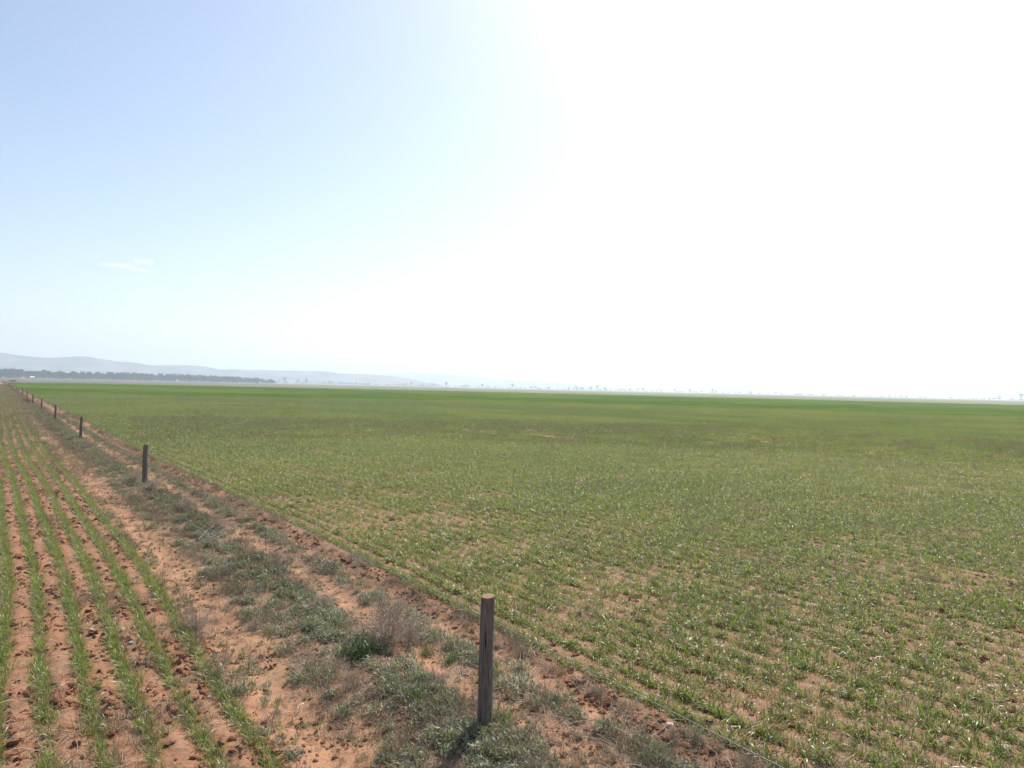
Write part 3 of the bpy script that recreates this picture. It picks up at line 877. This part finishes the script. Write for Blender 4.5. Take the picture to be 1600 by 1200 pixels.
# ------------------------------------------------------------------ trees far away
M_EUC = leaf_material('eucalypt_leaf', (.035, .05, .028), (.075, .095, .05), .2, .6, .3)
M_BARK = plain_material('eucalypt_bark', (.12, .10, .085), (.28, .24, .20), 2, .9)
def tree_parts(seed, h=1.0, w=.8, clumps=9, leaves=46, low=.28):
    """Unit tree: trunk arrays and crown arrays (height about 1)."""
    T = Geo(); K = Geo()
    bend = rng.normal(0, .05, 2); top = np.array([bend[0], bend[1], .62])
    path = [np.array([0, 0, -.03]), np.array([0, 0, .08])+np.array([bend[0], bend[1], 0])*.2, top*.6, top]
    V, f = tube(path, [.032, .026, .02, .01], 7, False); T.put(V, f)
    for c in range(clumps):
        a = U(0, 6.28, 1)[0]; rr = w*.5*math.sqrt(U(0, 1, 1)[0])*.85; z = U(low+.12, .86, 1)[0]
        if z > .7: rr *= .6
        cen = np.array([rr*math.cos(a), rr*math.sin(a), z])
        st = path[2]*U(.5, 1.2, 1)[0]
        V, f = tube([st, (st+cen)*.5+[0, 0, -.03], cen], [.012, .008, .004], 5, False); T.put(V, f)
        n = leaves; d = rng.normal(0, 1, (n, 3)); d /= np.linalg.norm(d, axis=1)[:, None]
        b = cen + d*np.array([.17*w/.8, .17*w/.8, .12])*U(.25, 1.0, n)[:, None]
        V, q = blades(b, U(0, 6.28, n), U(.05, .11, n), U(.03, .065, n), U(.3, 2.3, n), U(-.5, .5, n), 2); K.put(V, q)
    return T, K
TREES = [tree_parts(k, w=[.75, 1.0, .6, .9, 1.2][k], low=[.3, .2, .35, .25, .12][k]) for k in range(5)]
TREE_ME = [(t.mesh('trunk', [M_BARK]), k.mesh('crown', [M_EUC])) for t, k in TREES]
def tree(px, dist, hpx, kind, label, group='lone trees along the horizon'):
    x, y = polar(px, dist); hm = hpx*dist/FPX
    e = bpy.data.objects.new('gum_tree', None); C.objects.link(e); e.location = (x, y, 0)
    tag(e, label, 'tree', group)
    for nm, me in zip(('trunk', 'crown'), TREE_ME[kind]):
        o = add(nm, me, e); o.scale = (hm, hm, hm); o.rotation_euler = (0, 0, px*.7)
lone = [(444, 9, 0), (466, 7, 1), (479, 8, 2), (515, 6, 1), (557, 5, 3), (575, 4, 1), (633, 5, 1), (642, 7, 3), (659, 5, 1), (677, 7, 4), (684, 4, 1),
        (697, 8, 2), (729, 5, 4), (754, 7, 3), (801, 8, 2), (829, 5, 1), (836, 6, 4), (857, 5, 4), (889, 4, 0), (900, 7, 1), (909, 6, 4), (922, 7, 3),
        (933, 9, 2), (945, 6, 1), (971, 5, 4), (984, 5, 1), (997, 6, 0), (1006, 7, 3), (1033, 5, 4), (1054, 6, 1), (1078, 6, 0), (1096, 5, 4), (1113, 7, 2),
        (1118, 5, 1), (1157, 4, 4), (1172, 5, 1), (1213, 5, 4), (1290, 4, 1), (1390, 4, 4), (1562, 6, 1), (1596, 9, 0)]
def ordinal(n): return '%d%s' % (n, 'th' if 10 <= n % 100 <= 20 else {1: 'st', 2: 'nd', 3: 'rd'}.get(n % 10, 'th'))
words = {0: 'rounded', 1: 'spreading', 2: 'slender', 3: 'broad', 4: 'low wide'}
for i, (px, hp, kd) in enumerate(lone):
    frac = px/1600
    if px == 444: lb = 'hazy lone tree just right of the end of the long tree belt'
    elif px == 1596: lb = 'tree at the very right end of the horizon'
    else:
        lb = 'hazy %s tree, %s of the lone trees along the horizon, counted from the left' % (words[kd], ordinal(i+1))
    tree(px, 3000+150*math.sin(i*2.1), hp+.8, kd, lb)

def belt(name, n, x0, x1, dist, dspread, htop, label, wide=1.0):
    """A far wood that reads as one mass: many trees in one mesh."""
    g = Geo()
    for k in range(n):
        px = U(x0, x1, 1)[0]; d = dist(px)+dspread*U(0, 1, 1)[0]; x, y = polar(px, d)
        hm = htop(px)*d/FPX*U(.72, 1.05, 1)[0]
        T, K = TREES[int(rng.integers(0, 5))]; a = U(0, 6.28, 1)[0]; R = np.array([[math.cos(a), -math.sin(a), 0], [math.sin(a), math.cos(a), 0], [0, 0, 1]])
        for G, mi in ((T, 0), (K, 1)):
            V = np.concatenate(G.V) @ R.T * hm * np.array([wide, wide, 1]) + [x, y, 0]
            g.put(V, G.F, mi)
    o = add(name, g.mesh(name, [M_BARK, M_EUC]))
    tag(o, label, kind='stuff')
belt('woodland', 420, -40, 432, lambda p: 1650+.4*p, 160, lambda p: float(np.interp(p, [-40, 0, 100, 160, 250, 340, 400, 425, 432], [13, 12.8, 11, 11.5, 11.5, 11, 9.5, 7.5, 5])),
     'long dark belt of trees below the hills on the left')
belt('woodland', 330, -40, 428, lambda p: 1640+.4*p, 60, lambda p: 5.0, 'low scrub along the front of the dark tree belt on the left', 1.5)
belt('distant_scrub', 260, 430, 1640, lambda p: 3200, 300, lambda p: float(np.interp(p, [430, 600, 1000, 1640], [4.5, 3.4, 3.2, 3.0])), 'thin line of far scrub along the horizon', 1.9)
# scrubby bush where the fence meets the far paddock corner
x, y = ground_px(20, 596.2)
r_ = math.hypot(x, y); x, y = x*430/r_, y*430/r_
e = bpy.data.objects.new('scrub_tree', None); C.objects.link(e); e.location = (x, y, 0)
tag(e, 'dark low scrubby tree at the far end of the fence line', 'tree')
for nm, me in zip(('trunk', 'crown'), TREE_ME[4]):
    o = add(nm, me, e); o.scale = (3.6, 3.6, 2.0)

# ------------------------------------------------------------------ shed
def box(g, x0, x1, y0, y1, z0, z1, m=0):
    V = [(x, y, z) for z in (z0, z1) for x, y in ((x0, y0), (x1, y0), (x1, y1), (x0, y1))]
    g.put(V, np.array([[0, 3, 2, 1], [4, 5, 6, 7], [0, 1, 5, 4], [1, 2, 6, 5], [2, 3, 7, 6], [3, 0, 4, 7]]), m)
M_WHITE = plain_material('white_sheet_metal', (.74, .74, .73), (.82, .82, .81), 1, .45)
M_GREYW = plain_material('grey_shed_wall', (.34, .33, .32), (.42, .41, .39), 1, .7)
x, y = polar(50.5, 1560)
shed = bpy.data.objects.new('shed', None); C.objects.link(shed); shed.location = (x, y, 0); shed.rotation_euler = (0, 0, R_(12))
tag(shed, 'small white roofed farm shed in front of the dark tree belt', 'shed')
g = Geo(); box(g, -3, 3, -2.5, 2.5, 0, 2.4); add('wall', g.mesh('wall', [M_GREYW], False), shed)
g = Geo()
V = [(-3.4, -2.9, 2.3), (3.4, -2.9, 2.3), (3.4, 0, 4.2), (-3.4, 0, 4.2), (-3.4, 2.9, 2.3), (3.4, 2.9, 2.3),
     (-3.4, -2.9, 2.42), (3.4, -2.9, 2.42), (3.4, 0, 4.32), (-3.4, 0, 4.32), (-3.4, 2.9, 2.42), (3.4, 2.9, 2.42)]
g.put(V, [np.array([[6, 7, 8, 9], [9, 8, 11, 10], [1, 0, 3, 2], [2, 3, 4, 5], [0, 1, 7, 6], [5, 4, 10, 11]]),
          np.array([[0, 6, 9], [0, 9, 3], [3, 9, 10], [3, 10, 4], [1, 8, 7], [1, 2, 8], [2, 11, 8], [2, 5, 11]])])
add('roof', g.mesh('roof', [M_WHITE], False), shed)
g = Geo(); box(g, -1.1, 1.1, -2.56, -2.503, 0, 2.1); add('door', g.mesh('door', [M_DARKWOOD], False), shed)

# ------------------------------------------------------------------ hills
def hill_material():
    m, nt, N, L, bs = mat('hill_scrub')
    g = N.new('ShaderNodeNewGeometry')
    f = noise(nt, g.outputs['Position'], .006, 5, .6)
    L.new(mixc(nt, ramp(nt, f, [(.42, 0.0), (.6, 1.0)]), (.07, .075, .045), (.19, .165, .10)), bs.inputs['Base Color'])
    bs.inputs['Roughness'].default_value = 1.0; bs.inputs['Specular IOR Level'].default_value = 0
    return m
M_HILL = hill_material()
def hills(xs_, ys_, d0, depth, seed):
    """Ridge of hills with real depth; crest profile read in photograph pixels above the horizon."""
    pxs = np.linspace(xs_[0], xs_[-1], 260); top = np.interp(pxs, xs_, ys_)
    top = np.convolve(np.pad(top, 3, 'edge'), np.ones(7)/7, 'valid')
    hor = 587.5 + pxs*.0231
    hh = np.maximum(hor-top, 0)*(d0+depth*.5)/FPX
    t = np.linspace(0, 1, 40)
    V = np.zeros((40, 260, 3))
    for i, p in enumerate(pxs):
        for j in range(40):
            d = d0+depth*t[j]; V[j, i, :2] = polar(p, d)
    prof = np.sin(np.pi*np.clip(t, 0, 1))**1.3
    nz = fbm(V[..., 0], V[..., 1], 700, 4, seed)
    V[..., 2] = hh[None, :]*prof[:, None]*(.72+.5*nz*(1-.6*prof[:, None]) + .13*prof[:, None]) - 2*(1-prof[:, None])
    idx = np.arange(40*260).reshape(40, 260)
    q = np.stack([idx[:-1, :-1], idx[:-1, 1:], idx[1:, 1:], idx[1:, :-1]], -1).reshape(-1, 4)
    o = add('hills', mesh_from('hills', V.reshape(-1, 3), q, [M_HILL]))
    tag(o, kind='structure')
hills([-160, -60, 0, 35, 75, 100, 130, 165, 185, 205, 235, 270, 290, 325, 345, 365, 385, 400, 430, 460, 510, 525, 590, 640, 700],
      [560, 553, 556, 560, 562.5, 560.5, 559, 564, 567, 567, 572, 571, 571, 573, 578, 575.5, 578, 576.5, 578, 577.5, 579, 582, 584, 590, 603], 4300, 1500, 5)
hills([540, 575, 590, 610, 650, 700, 760, 860, 940, 1020], [598, 588, 584, 580.5, 579, 583, 590, 597, 603, 611], 6800, 1800, 9)

# ------------------------------------------------------------------ air
def make_haze():
    g = Geo(); box(g, -9500, 10900, -10900, 10900, -3.2, 240)
    m = bpy.data.materials.new('haze_air'); m.use_nodes = True; nt = m.node_tree
    nt.nodes.remove(nt.nodes['Principled BSDF'])
    pv = nt.nodes.new('ShaderNodeVolumePrincipled')
    pv.inputs['Color'].default_value = (.74, .865, 1.0, 1)
    pv.inputs['Density'].default_value = HAZE_DENSITY
    pv.inputs['Anisotropy'].default_value = .35
    nt.links.new(pv.outputs[0], nt.nodes['Material Output'].inputs['Volume'])
    o = add('haze', g.mesh('haze', [m], False))
    tag(o, 'thin pale haze in the air over the plain', kind='stuff')
make_haze()

# ------------------------------------------------------------------ the small cloud
def make_cloud():
    dist = 15000.0
    d = (F*FPX + RV*(200-800.0) + UV*(600.0-413)).normalized()
    p = Vector((0, 0, EYE)) + d*(dist/math.hypot(d.x, d.y))
    m = bpy.data.materials.new('cloud_vapour'); m.use_nodes = True; nt = m.node_tree
    nt.nodes.remove(nt.nodes['Principled BSDF'])
    tc = nt.nodes.new('ShaderNodeTexCoord')
    f = noise(nt, tc.outputs['Object'], .009, 5, .65)
    def blob(c, rad):
        mp = nt.nodes.new('ShaderNodeMapping'); nt.links.new(tc.outputs['Object'], mp.inputs['Vector'])
        mp.vector_type = 'POINT'; mp.inputs['Scale'].default_value = tuple(1/r for r in rad); mp.inputs['Location'].default_value = tuple(-a/r for a, r in zip(c, rad))
        ln = nt.nodes.new('ShaderNodeVectorMath'); ln.operation = 'LENGTH'; nt.links.new(mp.outputs[0], ln.inputs[0])
        return math_node(nt, 'SUBTRACT', 1.0, ln.outputs['Value'])
    b = math_node(nt, 'MAXIMUM', blob((-120, 0, -40), (420, 200, 60)), math_node(nt, 'MAXIMUM', blob((250, 0, 75), (230, 170, 65)), blob((180, 0, -85), (240, 160, 50))))
    dn = math_node(nt, 'ADD', b, math_node(nt, 'MULTIPLY', math_node(nt, 'SUBTRACT', f, .55), 2.2))
    dn = math_node(nt, 'MULTIPLY', math_node(nt, 'MULTIPLY', dn, .0065), 1.0, False)
    dn = math_node(nt, 'MAXIMUM', dn, 0.0)
    pv = nt.nodes.new('ShaderNodeVolumePrincipled'); nt.links.new(dn, pv.inputs['Density'])
    pv.inputs['Color'].default_value = (1, 1, 1, 1); pv.inputs['Anisotropy'].default_value = .4
    nt.links.new(pv.outputs[0], nt.nodes['Material Output'].inputs['Volume'])
    V, f_ = lump(3, .05, 1.0, 77)
    o = add('cloud', mesh_from('cloud', V*np.array([640, 300, 210]), f_, [m]), None, p)
    o.rotation_euler = (0, 0, -math.atan2(d.x, d.y))
    tag(o, 'small faint wispy white cloud alone in the blue left part of the sky', 'cloud')
make_cloud()
